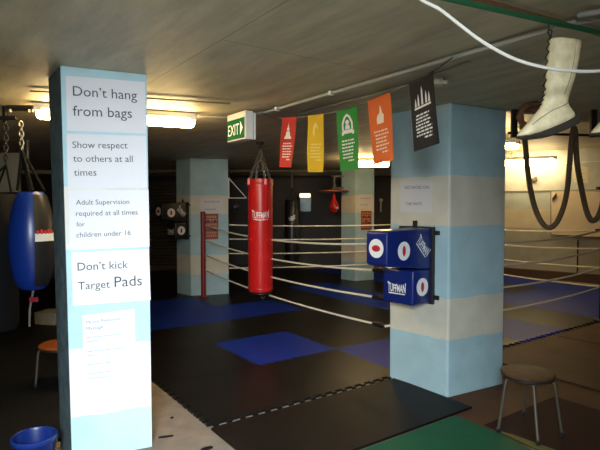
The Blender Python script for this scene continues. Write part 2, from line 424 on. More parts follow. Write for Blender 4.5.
def fight_poster(label, pl, n, tl, tr, bl):
    a, b, c = [onplane(*q, pl, n) for q in (tl, tr, bl)]; x, y = b - a, c - a
    r = thing('wall_poster', label, 'poster', c + x * .5, 'red event posters')
    bm = new(); add_box(bm, a + n * .001, x, y, n * .002); obj('page', bm, mat('dark_red_poster', (.22, .03, .02), .4), r)
    for fy, rows in ((.08, 2), (.38, 2), (.7, 2)):
        bm = new()
        for k in range(rows):
            t = .08
            while t < .9:
                w = random.uniform(.06, .16); add_box(bm, a + x * t + y * (fy + k * .12) + n * .003, x * min(w, .93 - t), y * .08, n * .001); t += w + .04
        obj('printed_panel', bm, mat('poster_orange_print', (.50, .22, .08), .5), r)
    bm = new()
    for cx, cy in ((.25, .3), (.5, .55), (.75, .3), (.75, .62)):
        add_prism(bm, disc_poly(cx, cy, .09, .06, 12), a + n * .003, x, y, n * .0015)
    obj('printed_figures', bm, mat('poster_dark_print', (.03, .015, .012), .5), r)
fight_poster('dark red poster of fighters stuck on the rear pillar beside the red post', fB, nR, (204.5, 213.8), (218.3, 213.6), (204.5, 239.5))
fight_poster('dark red poster stuck on the farthest pillar under a tiny paper', gB, nG, (361, 211), (371.5, 211), (361, 230))

# ------------------------------------------------------------------ mats
def tooth_edge(p, q, out, amp, cnt):
    """points from p (included) to q (excluded) with dovetail teeth along out"""
    d = q - p; L = d.length; r = [p]
    for k in range(cnt):
        for f, o in ((.22, 0), (.14, 1), (.86, 1), (.78, 0)):
            if k % 1 == 0:
                t = (k + .25 + f * .5) / cnt
                r.append(p + d * t + out * (amp * o))
    return r
def jig_tile(name, i, j, m, label, cat='floor mat', group='jigsaw floor tiles', z0=.0, th=.022):
    N = 9; amp = .035; g = .0015
    c = [grid(i, j), grid(i + 1, j), grid(i + 1, j + 1), grid(i, j + 1)]
    # shared teeth: +a and +b sides push out, -a and -b sides are bitten in
    pts = []
    pts += tooth_edge(c[0], c[1], GW, amp, N)       # b = j : bitten by previous tile
    pts += tooth_edge(c[1], c[2], GU, amp, N)
    pts += tooth_edge(c[2], c[3], GW, amp, N)
    pts += tooth_edge(c[3], c[0], GU, amp, N)
    mid = grid(i + .5, j + .5)
    pts = [p + (mid - p).normalized() * g + UP * z0 for p in pts]
    bm = new(); add_hull(bm, pts, [p + UP * th for p in pts])
    o = obj(name, bm, m, loc=grid(i + .5, j + .5, z0)); tag(o, label, cat, group)
    return o
blue = {(0, 0), (0, -2), (1, -2), (-1, -2), (-2, -2), (0, -3), (-1, -3), (1, 1),
        (3, -3), (3, -2), (3, -1), (3, 0), (3, 1)}
special = {(0, 0): 'bright blue square floor tile alone among black tiles before the red bag',
           (1, 1): 'blue floor tile at the left foot of the middle pillar',
           (3, 1): 'blue floor tile at the ring mat edge right of the middle pillar',
           (0, -2): 'blue floor tile of the long blue strip, before the red corner post',
           (1, -2): 'last blue tile of the long blue strip, under the red bag'}
for j in range(-7, 2):
    for i in range(-1 if j > -4 else -4, 10):
        c = proj = grid(i + .5, j + .5)
        if i < -1 and j > -4: continue
        if c.y > 13.2 or c.x > 8 or c.x < -6.5: continue
        if (c - w0).dot(wn) < .65: continue
        if any((c - x).length < .01 for x in ()): continue
        isb = (i, j) in blue or (i >= 5 and not (i == 6 and j == -1))
        if (i, j) in special: lab = special[(i, j)]
        elif isb and i >= 5: lab = 'blue floor tile inside the ring near the pale right wall'
        elif isb and i == 3: lab = 'blue floor tile in the strip running behind the middle pillar'
        elif isb: lab = 'blue floor tile of the strip behind the front pillar'
        elif j == 1: lab = 'black floor tile in the row along the toothed seam'
        elif i >= 1 and j > -4: lab = 'black floor tile between the blue strips inside the ring'
        elif j > -4: lab = 'black floor tile around the lone bright blue tile'
        else: lab = 'black floor tile back near the rear pillar'
        jig_tile('jigsaw_mat', i, j, blue_rubber if isb else black_rubber, lab)
def slab_mat(name, poly, th, m, label, z0=0.0, cat='floor mat', bev=.004):
    P = [grid(a, b, z0) for a, b in poly]
    bm = new(); add_hull(bm, P, [p + UP * th for p in P])
    return tag(obj(name, bm, m, bevel=bev), label, cat)
slab_mat('rubber_mat', [(-1.0, 2.06), (.86, 2.06), (.86, 2.9), (-1.0, 2.9)], .02, mat('plain_black_mat', (.008, .006, .0055), .5, spec=.14, bump=.2, bscale=90, noise=.2, nscale=3), 'large black rubber mat in front, by the foot of the middle pillar')
slab_mat('rubber_mat', [(-1.3, 2.93), (.61, 2.93), (.61, 3.3), (.5, 4.0), (-1.3, 4.0)], .02, green_mat, 'bright green mat in front of the large black mat')
slab_mat('rubber_mat', [(.55, 4.0), (.635, 3.3), (.66, 3.38), (.70, 4.0)], .012, yellow_mat, 'yellow mat corner beside the green mat, under the brown stool', z0=.014)
slab_mat('rubber_mat', [(.66, 3.15), (1.63, 3.15), (1.63, 4.6), (.66, 4.6)], .008, maroon_mat, 'maroon mat on the brown floor under the brown stool', z0=.005)
slab_mat('rubber_mat', [(2.07, 2.12), (3.6, 2.12), (3.6, 4.2), (2.07, 4.2)], .016, mat('brown_rubber', (.085, .045, .022), .6, spec=.15, noise=.2, nscale=3, bump=.2, bscale=100), 'brown mat beyond the brown stool, beside the middle pillar', z0=.005)
slab_mat('rubber_mat', [(3.62, 2.12), (5.2, 2.12), (5.2, 4.2), (3.62, 4.2)], .016, MAT['brown_rubber'], 'second brown mat from the middle pillar, at the right edge', z0=.005)
slab_mat('rubber_mat', [(-4.1, -2.94), (-1.05, -2.94), (-1.05, .85), (-1.5, 1.62), (-1.99, 1.62), (-1.99, 3.6), (-4.1, 3.6)], .02, dark_rubber, 'added dark sheet for the floor shade under the blue bag, left of the front pillar')  # dark sheet added over the concrete to deepen the shade left of the pillar
# loose scraps on the bare concrete
for (px, py, L_, w_, ang, lab) in ((166, 437, .10, .02, .3, 'black strip scrap on bare concrete beside the front pillar'), (172, 418, .025, .02, 1.0, 'tiny black crumb on bare concrete near the toothed mat edge'), (207, 449, .08, .04, .6, 'black rubber offcut on bare concrete at the bottom edge')):
    p = onz(px, py); bm = new()
    d = V((math.cos(ang), math.sin(ang), 0)); e = V((-d.y, d.x, 0))
    pts = [p + d * L_ * a + e * w_ * b for a, b in ((-.5, -.4), (.1, -.5), (.5, -.2), (.45, .35), (-.1, .5), (-.5, .3))]
    add_hull(bm, pts, [q + UP * .008 for q in pts]); tag(obj('rubber_scrap', bm, dark_rubber), lab, 'scrap')

# ------------------------------------------------------------------ ring: posts and ropes
P1 = V((-1.70, 8.93, 0)); P3 = V((4.21, 7.04, 0)); P4 = V((2.77, 10.45, 0))
r = thing('ring_post', 'slim red ring post standing before the rear pillar', 'post', P1)
bm = new(); add_tube(bm, [P1, P1 + UP * 1.49], .043, 14); obj('post', bm, red_paint, r, smooth=True)
bm = new(); add_lathe(bm, [(.1, .022), (.1, .034), (.05, .04)], P1, 16); obj('base_plate', bm, red_paint, r)
bm = new(); add_lathe(bm, [(.047, 0), (.05, .02), (.02, .035), (0, .036)], P1 + UP * 1.49, 14); obj('cap', bm, red_paint, r, smooth=True)
r = thing('ring_post', 'tall dark ring post cut by the right edge of the view', 'post', P3)
bm = new(); add_tube(bm, [P3, P3 + UP * 1.93], .05, 14); obj('post', bm, dark_steel, r, smooth=True)
bm = new(); add_lathe(bm, [(.12, .022), (.12, .034), (.06, .04)], P3, 16); obj('base_plate', bm, dark_steel, r)
for z in (1.86, 1.28): 
    bm = new(); add_cbox(bm, P3 + V((-.08, -.01, z)), (.05, 0, 0), (0, .02, 0), (0, 0, .018)); obj('bracket', bm, dark_steel, r, bevel=.004)
r = thing('ring_post', 'ring post at the corner concealed behind the middle pillar', 'post', P4)
bm = new(); add_tube(bm, [P4, P4 + UP * 1.49], .045, 14); obj('post', bm, red_paint, r, smooth=True)
bm = new(); add_lathe(bm, [(.1, .022), (.1, .034), (.05, .04)], P4, 16); obj('base_plate', bm, red_paint, r)
mQ = mA + mD - mB
outn = (mQ - (mA + mD) * .5).normalized()
cA = mA - (mB - mA).normalized() * .05; cQ = mQ + outn * .04
rope_z = [(1.275, .10), (1.02, .10), (.755, .08), (.49, .07)]
names = ['topmost', 'second from top', 'third from top', 'lowest']
fR = fD + (fD - fB).normalized() * .012
for k, (z, s) in enumerate(rope_z):
    r = thing('ring_rope', 'white ring rope, %s of the four stretched round the ring' % names[k], 'rope', P1 + UP * z, 'white ring ropes')
    u = UP * z
    sA = aty(372 + 3 * 0, 0, 4.9)
    near = sag_line(P1 + u + V((.045, -.01, 0)), cA + u * .985, s)
    bm = new(); add_tube(bm, near, .0115, 8); obj('rope', bm, white_rope, r, smooth=True)
    bm = new(); add_tube(bm, [cA + u * .985, cQ + u] + sag_line(cQ + u, P3 + u + V((-.05, 0, 0)), s * .8)[1:], .0115, 8); obj('rope', bm, white_rope, r, smooth=True)
    bm = new(); add_tube(bm, sag_line(P3 + u + V((-.03, .04, 0)), P4 + u + V((.03, -.04, 0)), s * .7), .0115, 8)
    add_tube(bm, sag_line(P4 + u + V((-.045, 0, 0)), fR + u, s * .4), .0115, 8); obj('rope', bm, white_rope, r, smooth=True)
    e = near[-1]; d = (near[-1] - near[-2]).normalized()
    bm = new(); add_tube(bm, [e - d * .19, e - d * .165, e - d * .04, e - d * .0], [.012, .024, .024, .012], 10); obj('turnbuckle', bm, black_vinyl, r, smooth=True)

# ------------------------------------------------------------------ punching bags
def wrap_text(bm, body, c, R, face, z, width, h, arch=0.0, tall=0.0):
    """lettering wrapped on an upright cylinder around c, centred on direction 'face'"""
    a0 = math.atan2(face.y, face.x)
    def place(x, y):
        t = (x - .5) * 2
        yy = y * width * h
        yy = yy * (1 + tall * abs(t) ** 3) - arch * (1 - t * t)
        an = a0 + (x - .5) * width / R
        return V((c.x + math.cos(an) * R, c.y + math.sin(an) * R, z + yy))
    add_text(bm, body, place, .022)
bp_ = aty(260.5, 250, 6.78); bc = V((bp_.x, bp_.y, 0)); R = .163
zt, zb = zpx(179, 6.7), zpx(293.5, 6.7)
r = thing('punching_bag', 'long red punching bag hanging on chains before the rear pillar', 'punching bag', bc + UP * zb)
bm = new(); add_lathe(bm, [(0, zb), (R * .8, zb), (R * .97, zb + .02), (R, zb + .05), (R, zt - .05), (R, zt)], bc, 40)
bag = obj('bag_body', bm, red_vinyl, r, smooth=True)
bm = new()
for z in (zt - .06, zb + .055): add_lathe(bm, [(R, z - .012), (R + .003, z - .008), (R + .003, z + .008), (R, z + .012)], bc, 40, cap=False)
add_tube(bm, [bc + V((.09, -R * .82 - .012, z)) for z in (zb + .04, zt - .04)], .004, 6)
obj('seam_piping', bm, red_vinyl, bag, smooth=True)
bm = new(); add_lathe(bm, [(0, zb - .035), (R * .72, zb - .035), (R * .9, zb - .012), (R * .9, zb + .004), (0, zb + .006)], bc, 32); obj('bottom_cap', bm, black_vinyl, r, smooth=True)
bm = new(); add_tube(bm, [bc + V((math.cos(q) * .022 + .03, -.01, zb - .058 + math.sin(q) * .022)) for q in [2 * PI * k / 12 for k in range(12)]], .005, 6, closed=True); obj('tether_ring', bm, steel, r)
face = V((0, 0, 0)) - bc; face.z = 0; face.normalize()
bm = new(); wrap_text(bm, 'TUFFMAN', bc, R + .002, face, zpx(217.5, 6.6), .24, 2.1, arch=.012, tall=.28)
a0 = math.atan2(face.y, face.x)
for k in range(26):
    an0 = a0 + (k / 26 - .5) * .2 / R; an1 = a0 + ((k + 1) / 26 - .5) * .2 / R
    z = zpx(219.5, 6.6) - .012 * (1 - ((k + .5) / 13 - 1) ** 2)
    q = [V((bc.x + math.cos(a) * (R + .002), bc.y + math.sin(a) * (R + .002), zz)) for a, zz in ((an0, z), (an1, z), (an1, z + .011), (an0, z + .011))]
    vs = [bm.verts.new(p) for p in q]; bm.faces.new(vs)
obj('white_lettering', bm, white_vinyl, bag)
top = V((bc.x, bc.y, zpx(150, 6.75)))
for q in range(4):
    an = q * PI / 2 + .5; e = bc + V((math.cos(an) * R * .92, math.sin(an) * R * .92, zt - .01))
    bm = new(); add_chain(bm, top, e, .05, .005); obj('chain', bm, steel, r)
    bm = new(); add_cbox(bm, e + V((math.cos(an) * .014, math.sin(an) * .014, -.03)), (.02, 0, 0), (0, .02, 0), (0, 0, .045)); obj('strap_loop', bm, red_vinyl, r, bevel=.006)
bm = new(); add_chain(bm, top, V((bc.x, bc.y, CH - .03)), .05, .006); add_lathe(bm, [(.05, CH - .03), (.05, CH - .001)], V((bc.x, bc.y, 0)), 16); obj('ceiling_hook', bm, dark_steel, r)

# far black bag with a white mark
c = aty(292, 230, 11.6); c.z = 0; R = .165; zt, zb = zpx(200, 11.6), zpx(262, 11.6)
r = thing('punching_bag', 'black punching bag with small white mark, beyond the ring', 'punching bag', c + UP * zb)
bm = new(); add_lathe(bm, [(0, zb), (R * .9, zb), (R, zb + .04), (R, zt - .03), (R * .9, zt), (0, zt)], c, 28); b = obj('bag_body', bm, black_vinyl, r, smooth=True)
bm = new(); f = V((-c.x, -c.y, 0)).normalized()
an = math.atan2(f.y, f.x)
for k, (dz, w, s) in enumerate(((.0, .16, 0), (.035, .10, .02), (-.035, .10, -.01), (.065, .05, .05))):
    for t in range(6):
        a1 = an + ((t / 6 - .5) * w + s) / R; a2 = an + (((t + .8) / 6 - .5) * w + s) / R; z = zpx(219, 11.4) + dz
        q = [V((c.x + math.cos(a) * (R + .002), c.y + math.sin(a) * (R + .002), zz)) for a, zz in ((a1, z), (a2, z), (a2, z + .028), (a1, z + .028))]
        bm.faces.new([bm.verts.new(p) for p in q])
obj('white_mark', bm, white_vinyl, b)
bm = new(); tp = V((c.x, c.y, zpx(188, 11.6)))
for q in range(3): add_tube(bm, [tp, c + V((math.cos(q * 2.1) * R * .85, math.sin(q * 2.1) * R * .85, zt))], .014, 6)
obj('hanging_straps', bm, black_vinyl, r)
bm = new(); add_chain(bm, tp, V((c.x, c.y, CH)), .07, .009); obj('chain', bm, steel, r)

# blue teardrop bag left of the front pillar
c = aty(32, 240, 4.25); c.z = 0; zt, zb = zpx(192, 4.25), zpx(289, 4.25); hh = zt - zb
prof = [(0, 0), (.09, .0), (.115, .03), (.145, .12), (.165, .25), (.178, .42), (.176, .58), (.16, .74), (.135, .88), (.11, .97), (.09, 1.0), (0, 1.0)]
prof = [(a, zb + h * hh) for a, h in prof]
r = thing('punching_bag', 'blue and black teardrop punching bag left of the front pillar', 'punching bag', c + UP * zb)
bm = new(); add_lathe(bm, prof, c, 36); b = obj('bag_body', bm, mat('glossy_blue_vinyl', (.006, .03, .22), .3), r, smooth=True)
f = V((-c.x, -c.y, 0)).normalized(); a0 = math.atan2(f.y, f.x)
bm = new()
def panel(bm, amin, amax, zs0, zs1, off, n=10, mzn=12):
    vv = []
    for jz in range(mzn + 1):
        t = zs0 + (zs1 - zs0) * jz / mzn
        h = zb + t * hh; rr = 0
        for (r0, h0), (r1, h1) in zip(prof[1:], prof[2:]):
            if h0 <= h <= h1 + 1e-6: rr = r0 + (r1 - r0) * (h - h0) / max(1e-6, h1 - h0)
        vv.append([bm.verts.new(V((c.x + math.cos(a) * (rr + off), c.y + math.sin(a) * (rr + off), h))) for a in [amin + (amax - amin) * k / n for k in range(n + 1)]])
    for jz in range(mzn):
        for k in range(n): bm.faces.new((vv[jz][k], vv[jz][k + 1], vv[jz + 1][k + 1], vv[jz + 1][k]))
panel(bm, a0 + .1, a0 + 1.9, .04, .97, .003); obj('black_panel', bm, black_vinyl, b, smooth=True)
bm = new(); panel(bm, a0 + .12, a0 + 1.1, .50, .58, .005, 8, 2); o = obj('white_band', bm, white_vinyl, b)
bm = new()
for k in range(5): panel(bm, a0 + .18 + k * .17, a0 + .30 + k * .17, .575, .61 + .01 * (k % 2), .006, 2, 1)
obj('red_print', bm, red_print, b)
tp = V((c.x - .1, c.y, zpx(150, 4.25)))
tp = aty(22, 150, 4.25)
for q in range(4):
    an = q * PI / 2 + .6
    bm = new(); add_tube(bm, [tp, c + V((math.cos(an) * .1, math.sin(an) * .1, zt + .01))], .012, 6); obj('strap', bm, mat('black_webbing', (.006, .006, .006), .9, spec=.1), r)
bm = new(); add_chain(bm, tp, aty(21, 122, 4.25), .055, .006); obj('chain', bm, steel, r)
bm = new(); add_tube(bm, [c + UP * (zb - .03), c + UP * (zb + .01)], .012, 8); add_tube(bm, [c + V((0, 0, zb - .03)), c + V((-.03, 0, zb - .18)), c + V((-.035, 0, zb - .32))], .009, 6)
obj('tether_cord', bm, mat('pale_cord', (.16, .15, .13), .7), r)
bm = new(); add_cbox(bm, c + V((.01, -.01, zb - .09)), (.035, 0, 0), (0, .012, 0), (0, 0, .02)); obj('red_tag', bm, mat('crimson_tag', (.25, .01, .03), .5), r, bevel=.004)

# second dark bag at the left border
c = aty(-4, 250, 4.42); c.z = 0; R = .17; zt, zb = zpx(194, 4.42), zpx(330, 4.42)
r = thing('punching_bag', 'plain black punching bag at the left edge behind the blue bag', 'punching bag', c + UP * zb)
bm = new(); add_lathe(bm, [(0, zb), (R * .9, zb), (R, zb + .04), (R, zt - .03), (R * .93, zt), (0, zt)], c, 28); obj('bag_body', bm, mat('matt_black_canvas', (.007, .007, .008), .8, spec=.15), r, smooth=True)
tp = aty(6, 165, 4.42)
bm = new(); add_chain(bm, tp, aty(6, 96, 4.42), .06, .006); obj('chain', bm, dark_steel, r)
for q in range(3):
    bm = new(); add_tube(bm, [tp, c + V((math.cos(q * 2.1) * R * .85, math.sin(q * 2.1) * R * .85, zt))], .009, 6); obj('strap', bm, MAT['black_webbing'], r)

# bag hanging frame on the ceiling, upper left
Yf = 4.4
r = thing('bag_hanger', 'dark steel bag hanger bolted to the ceiling, upper left', 'bracket', aty(22, 75, Yf))
p = aty(22, 75, Yf)
bm = new(); add_box(bm, V((p.x - .11, Yf - .06, CH - .03)), (.23, 0, 0), (0, .12, 0), (0, 0, .03)); obj('ceiling_plate', bm, dark_steel, r, bevel=.004)
bm = new(); add_box(bm, V((p.x - .02, Yf - .02, zpx(101, Yf))), (.04, 0, 0), (0, .04, 0), (0, 0, CH - .03 - zpx(101, Yf))); obj('drop_post', bm, dark_steel, r, bevel=.004)
bm = new(); add_box(bm, V((p.x - 1.4, Yf - .02, zpx(96, Yf))), (1.4, 0, 0), (0, .04, 0), (0, 0, .03)); 
add_box(bm, V((p.x - .6, Yf - .15, zpx(123, Yf))), (.62, 0, 0), (0, .04, 0), (0, 0, .03)); add_box(bm, V((p.x - .16, Yf - .03, zpx(123, Yf))), (.03, 0, 0), (0, .03, 0), (0, 0, .21)); obj('cross_bar', bm, dark_steel, r, bevel=.004)
for dx in (-.09, .07, .10):
    bm = new(); add_lathe(bm, [(.014, -.055), (.014, -.03)], V((p.x + dx, Yf - .03, CH)), 6); obj('bolt', bm, steel, r)

# ------------------------------------------------------------------ wall pads (uppercut target blocks)
def wall_pad(label, n, t, o, z0, s, body_m, ring=True, logo='TUFFMAN', group='wall pads', Lu=.57, Ll=.24, W=.33, WU=.22):
    """n outwards, t along the wall away from the near edge, o near bottom corner on the wall"""
    r = thing('wall_pad', label, 'wall pad', o + UP * z0, group)
    ob = o + UP * z0
    bm = new(); add_box(bm, ob - t * .02 * s - UP * .01 * s, t * (W + .04) * s, n * .03 * s, UP * .66 * s); obj('backing_board', bm, mat('dark_backing_board', (.016, .014, .014), .6), r, bevel=.004)
    for dz, dt in ((.05, -.055), (.60, -.055), (.05, W + .02), (.60, W + .02)):
        bm = new(); add_cbox(bm, ob + t * (dt + .018) * s + n * .012 * s + UP * dz * s, t * .03 * s, n * .01 * s, UP * .018 * s); obj('clamp', bm, dark_steel, r, bevel=.002)
    bm = new(); add_cbox(bm, ob + t * (W * .55) * s + n * .015 * s + UP * .67 * s, t * .02 * s, n * .01 * s, UP * .03 * s); obj('clamp', bm, dark_steel, r, bevel=.002)
    f0 = ob + n * .03 * s
    up = [(0, .29), (Lu - .02, .35), (Lu, .365), (Lu, .615), (Lu - .02, .63), (0, .64)]
    bm = new(); add_prism(bm, [(a * s, b * s) for a, b in up], f0, n, UP, t * WU * s)
    ub = obj('upper_block', bm, body_m, r, smooth=True, bevel=.035 * s, bseg=5)
    bm = new(); add_prism(bm, [(0, 0), (Ll * s, 0), (Ll * s, .295 * s), (0, .295 * s)], f0, n, UP, t * W * s)
    lb = obj('lower_block', bm, body_m, r, smooth=True, bevel=.022 * s, bseg=4)
    def target(par, cen, x, y, nn, ox=.020, oy=.042):
        cen = cen + nn * .0015
        bm = new(); add_prism(bm, disc_poly(0, 0, .076 * s, .076 * s), cen, x, y, nn * .002); tg = obj('target_disc', bm, white_vinyl, par)
        bm = new(); add_prism(bm, disc_poly(0, 0, ox * s, oy * s, 20), cen + nn * .002, x, y, nn * .001); el = obj('red_oval', bm, red_print, tg)
    def logo_on(par, cen, x, y, nn, w):
        bm = new()
        def place(a, b):
            q = (a - .5) * 2; yy = b * w * 2.0 * (1 + .35 * abs(q) ** 2.5)
            return cen + x * (a - .5) * w + y * (yy - .15 * w) + nn * .003
        add_text(bm, logo, place, .022)
        for q, hgt in ((-.5, .10), (0, .07), (.5, .10), (-.25, .03), (.25, .03)):
            add_prism(bm, [(-.025 * w, 0), (.025 * w, 0), (0, hgt * w)], cen + x * q * w + y * (.16 + .07 * abs(q)) * w + nn * .002, x, y, nn * .001)
        add_box(bm, cen - x * w * .46 - y * w * .25 + nn * .002, x * w * .92, y * w * .045, nn * .001)
        obj('white_lettering', bm, white_vinyl, par)
    sx = n * -1       # on the near side (facing -t): picture right runs towards the wall
    z_u = .465 * s
    target(ub, f0 + n * (Lu * .64) * s + UP * z_u, sx, UP, -t)
    target(ub, f0 + n * Lu * s + t * (WU * .5) * s + UP * (z_u + .025), -t, UP, n, .044, .026)
    c45 = (sx - UP).normalized(); u45 = (sx + UP).normalized()
    logo_on(ub, f0 + n * .115 * s + UP * .49 * s, c45, u45, -t, .19 * s)
    target(lb, f0 + n * (Ll * .5) * s + UP * .15 * s, sx, UP, -t)
    logo_on(lb, f0 + n * Ll * s + t * (W * .52) * s + UP * .13 * s, -t, UP, n, .19 * s)
    return r
tM = (mA - mB).normalized()
o = mB + tM * .155
zb_ = zpx(303, 4.35)
wall_pad('blue punching wall pad with white round targets on the middle pillar', nM, tM, o, zb_, 1.0, blue_vinyl)
nL = face_n(fA, fB); tL = (fA - fB).normalized()
wall_pad('black punching wall pad with white round targets on the rear pillar', nL, tL, fB + tL * .06, zpx(239, 9.0), 1.0, black_vinyl, W=.28, Lu=.50)

# ------------------------------------------------------------------ speed bags
def speed_platform(label, wallp, along, z, m_disc, m_bag, rad, drop):
    pass
# white triangle bracket with black speed ball on the rear pillar
p = fD + UP * zpx(198, 9.2); d = (fD - fB).normalized()
q_ = aty(248, 197, 9.2); 
r = thing('speed_ball_bracket', 'white triangular bracket with black speed ball, right side of rear pillar', 'speed ball', p)
L_ = .33
bm = new()
a = p + d * .004; b = p + d * L_; t2 = a + UP * .36
add_tube(bm, [a, b], .009, 8); add_tube(bm, [t2, b], .009, 8); add_tube(bm, [a, t2], .012, 8); obj('bracket', bm, white_plastic, r)
bm = new(); cB = p + d * .12 - UP * .24
add_lathe(bm, [(0, 0), (.04, .01), (.068, .05), (.07, .09), (.045, .15), (.015, .19), (.006, .245)], cB, 20); obj('ball', bm, black_vinyl, r, smooth=True)
# brown disc platform with red speed ball on the far pillar
Yp = 11.0
pc = aty(334, 191, Yp)
r = thing('speed_ball_platform', 'thin brown disc platform with red speed ball on the farthest pillar', 'speed ball', pc)
bm = new(); add_lathe(bm, [(.31, -.018), (.325, -.01), (.325, .01), (.31, .018)], pc, 36); obj('disc', bm, mat('varnished_board', (.30, .10, .05), .3), r)
bm = new(); wx = aty(345, 190, 11.12)
add_box(bm, wx + V((-.02, -.03, -.32)), (.06, 0, 0), (0, .03, 0), (0, 0, .72)); add_box(bm, wx + V((-.25, -.03, -.30)), (.04, 0, 0), (0, .03, 0), (0, 0, .62))
for dz in (.03, .28): add_box(bm, wx + V((-.3, -.035, dz - .005)), (.34, 0, 0), (0, .03, 0), (0, 0, .03))
obj('wall_frame', bm, dark_steel, r)
bm = new(); add_lathe(bm, [(0, -.46), (.05, -.45), (.10, -.38), (.105, -.33), (.07, -.24), (.03, -.16), (.02, -.02)], pc, 20); b = obj('ball', bm, red_vinyl, r, smooth=True)
bm = new(); add_cbox(bm, pc + V((.05, -.09, -.36)), (.035, 0, 0), (0, .006, 0), (0, 0, .018)); obj('maker_patch', bm, mat('cream_patch', (.6, .5, .35), .5), b)

# ------------------------------------------------------------------ lights
far_glow = mat('lit_tube_far', (.9, .85, .7), .4, emit=(1.0, .74, .38), espow=100.0)
def batten(label, p0, p1, rad=.05, drop=.035, end=.05, m=None, hang=None):
    p0, p1 = V(p0), V(p1); d = (p1 - p0).normalized(); s = d.cross(UP).normalized()
    r = thing('fluorescent_light', label, 'ceiling light', (p0 + p1) * .5, 'fluorescent lights')
    if hang:
        for t in (.25, .75):
            bm = new(); add_tube(bm, [p0.lerp(p1, t) + UP * drop * .5, V((*p0.lerp(p1, t).xy, hang))], .006, 6); obj('hanger_rod', bm, grey_pipe, r)
    bm = new(); add_box(bm, p0 - s * rad * .8, d * (p1 - p0).length, s * rad * 1.6, UP * drop); obj('housing', bm, white_plastic, r, bevel=.008)
    bm = new()
    prof = []
    L_ = (p1 - p0).length; nseg = 14
    add_tube(bm, [p0 - UP * rad * .8 + d * t for t in (end * .3, end * .5, end, L_ - end, L_ - end * .5, L_ - end * .3)], [rad * .3, rad * .75, rad * .95, rad * .95, rad * .75, rad * .3], nseg); obj('diffuser', bm, m or tube_glow, r, smooth=True)
    for t in (.0, L_ - .06):
        bm = new(); add_box(bm, p0 + d * t - s * rad * .9 - UP * rad * .3, d * .06, s * rad * 1.8, UP * rad * .45); obj('end_cap', bm, white_plastic, r, bevel=.006)
    return r
batten('glowing fluorescent light crossing behind the top of the front pillar', onz(34, 109, CH - .06), onz(196, 119.5, CH - .06), .046, .05)
pm = onz(344, 160.5, CH - .06); pe = onz(389, 160.5, CH - .06)
batten('glowing fluorescent light before the farthest pillar, below the orange flag', onz(344, 161.5, CH - .062), onz(390, 161.5, CH - .062), .055, .06)
batten('short glowing fluorescent light right of the middle pillar, upper of two', aty(485, 143.5, 8.3), aty(520, 143.5, 8.0), .05, .06, m=far_glow, hang=CH + .38)
batten('long glowing fluorescent light against the pale right wall, under the boot', aty(497, 160.5, 11.6), aty(557, 158.5, 10.9), .08, .06, m=mat('lit_tube_wall', (.9, .85, .7), .4, emit=(1.0, .74, .38), espow=32.0), hang=CH + .38)
# thin conduit past the last light
def pipe(name, label, pts, rad, m, cat='pipe'):
    bm = new(); add_tube(bm, pts, rad, 10); return tag(obj(name, bm, m, smooth=True), label, cat)
pipe('electric_conduit', 'thin pale conduit on the right wall beside the long light', [w0 + wn * .012 + wd * .9 + UP * 2.55, w0 + wn * .012 + wd * 4 + UP * 2.55], .012, white_plastic)
lit = thing('mirror_reflection', 'small glowing strip standing in for the light reflected in the back wall mirror', 'light', aty(304, 196, 13.95))  # added glow strip, stands in for a lamp's reflection in the mirror
p0 = aty(299.5, 195.5, 13.9); 
bm = new(); add_box(bm, p0 - UP * .06 + V((0, .0, 0)), (.3, 0, 0), (0, .09, 0), (0, 0, .12)); obj('base', bm, white_plastic, lit)
bm = new(); add_tube(bm, [p0 + V((.0, -.02, 0)), p0 + V((.02, -.02, 0)), p0 + V((.28, -.02, 0)), p0 + V((.30, -.02, 0))], [.03, .055, .055, .03], 12); obj('diffuser', bm, mat('reflection_glow', (.9, .85, .7), .4, emit=(1, .78, .45), espow=2), lit, smooth=True)
mr = thing('wall_mirror', 'narrow framed mirror on the dark back wall beside the far black bag', 'mirror', aty(306, 212, 13.97))
bm = new(); p0 = aty(299.5, 212, 13.96); sx = .33; sz = .40
add_box(bm, p0, (sx, 0, 0), (0, .03, 0), (0, 0, sz)); obj('glass', bm, mat('mirror_glass', (.10, .12, .12), .3, .5), mr)
bm = new()
for o_, dx, dz in ((p0, sx, .02), (p0 + UP * sz, sx, .02), (p0, .02, sz), (p0 + V((sx - .02, 0, 0)), .02, sz)): add_box(bm, o_ - V((0, .012, 0)), (dx, 0, 0), (0, .03, 0), (0, 0, dz))
obj('frame', bm, dark_steel, mr)
b = thing('wall_fitting', 'slim white fitting on the dark wall beside the farthest pillar', 'fitting', aty(381, 212, 13.96))
p0 = aty(380.3, 212, 13.95); bm = new(); add_box(bm, p0, (.035, 0, 0), (0, .04, 0), (0, 0, .30)); obj('strip', bm, white_plastic, b)
bm = new(); add_lathe(bm, [(.03, -.01), (.05, .0), (.05, .05), (.02, .07)], p0 + V((.017, .0, .30)), 14); obj('head', bm, white_plastic, b, smooth=True)

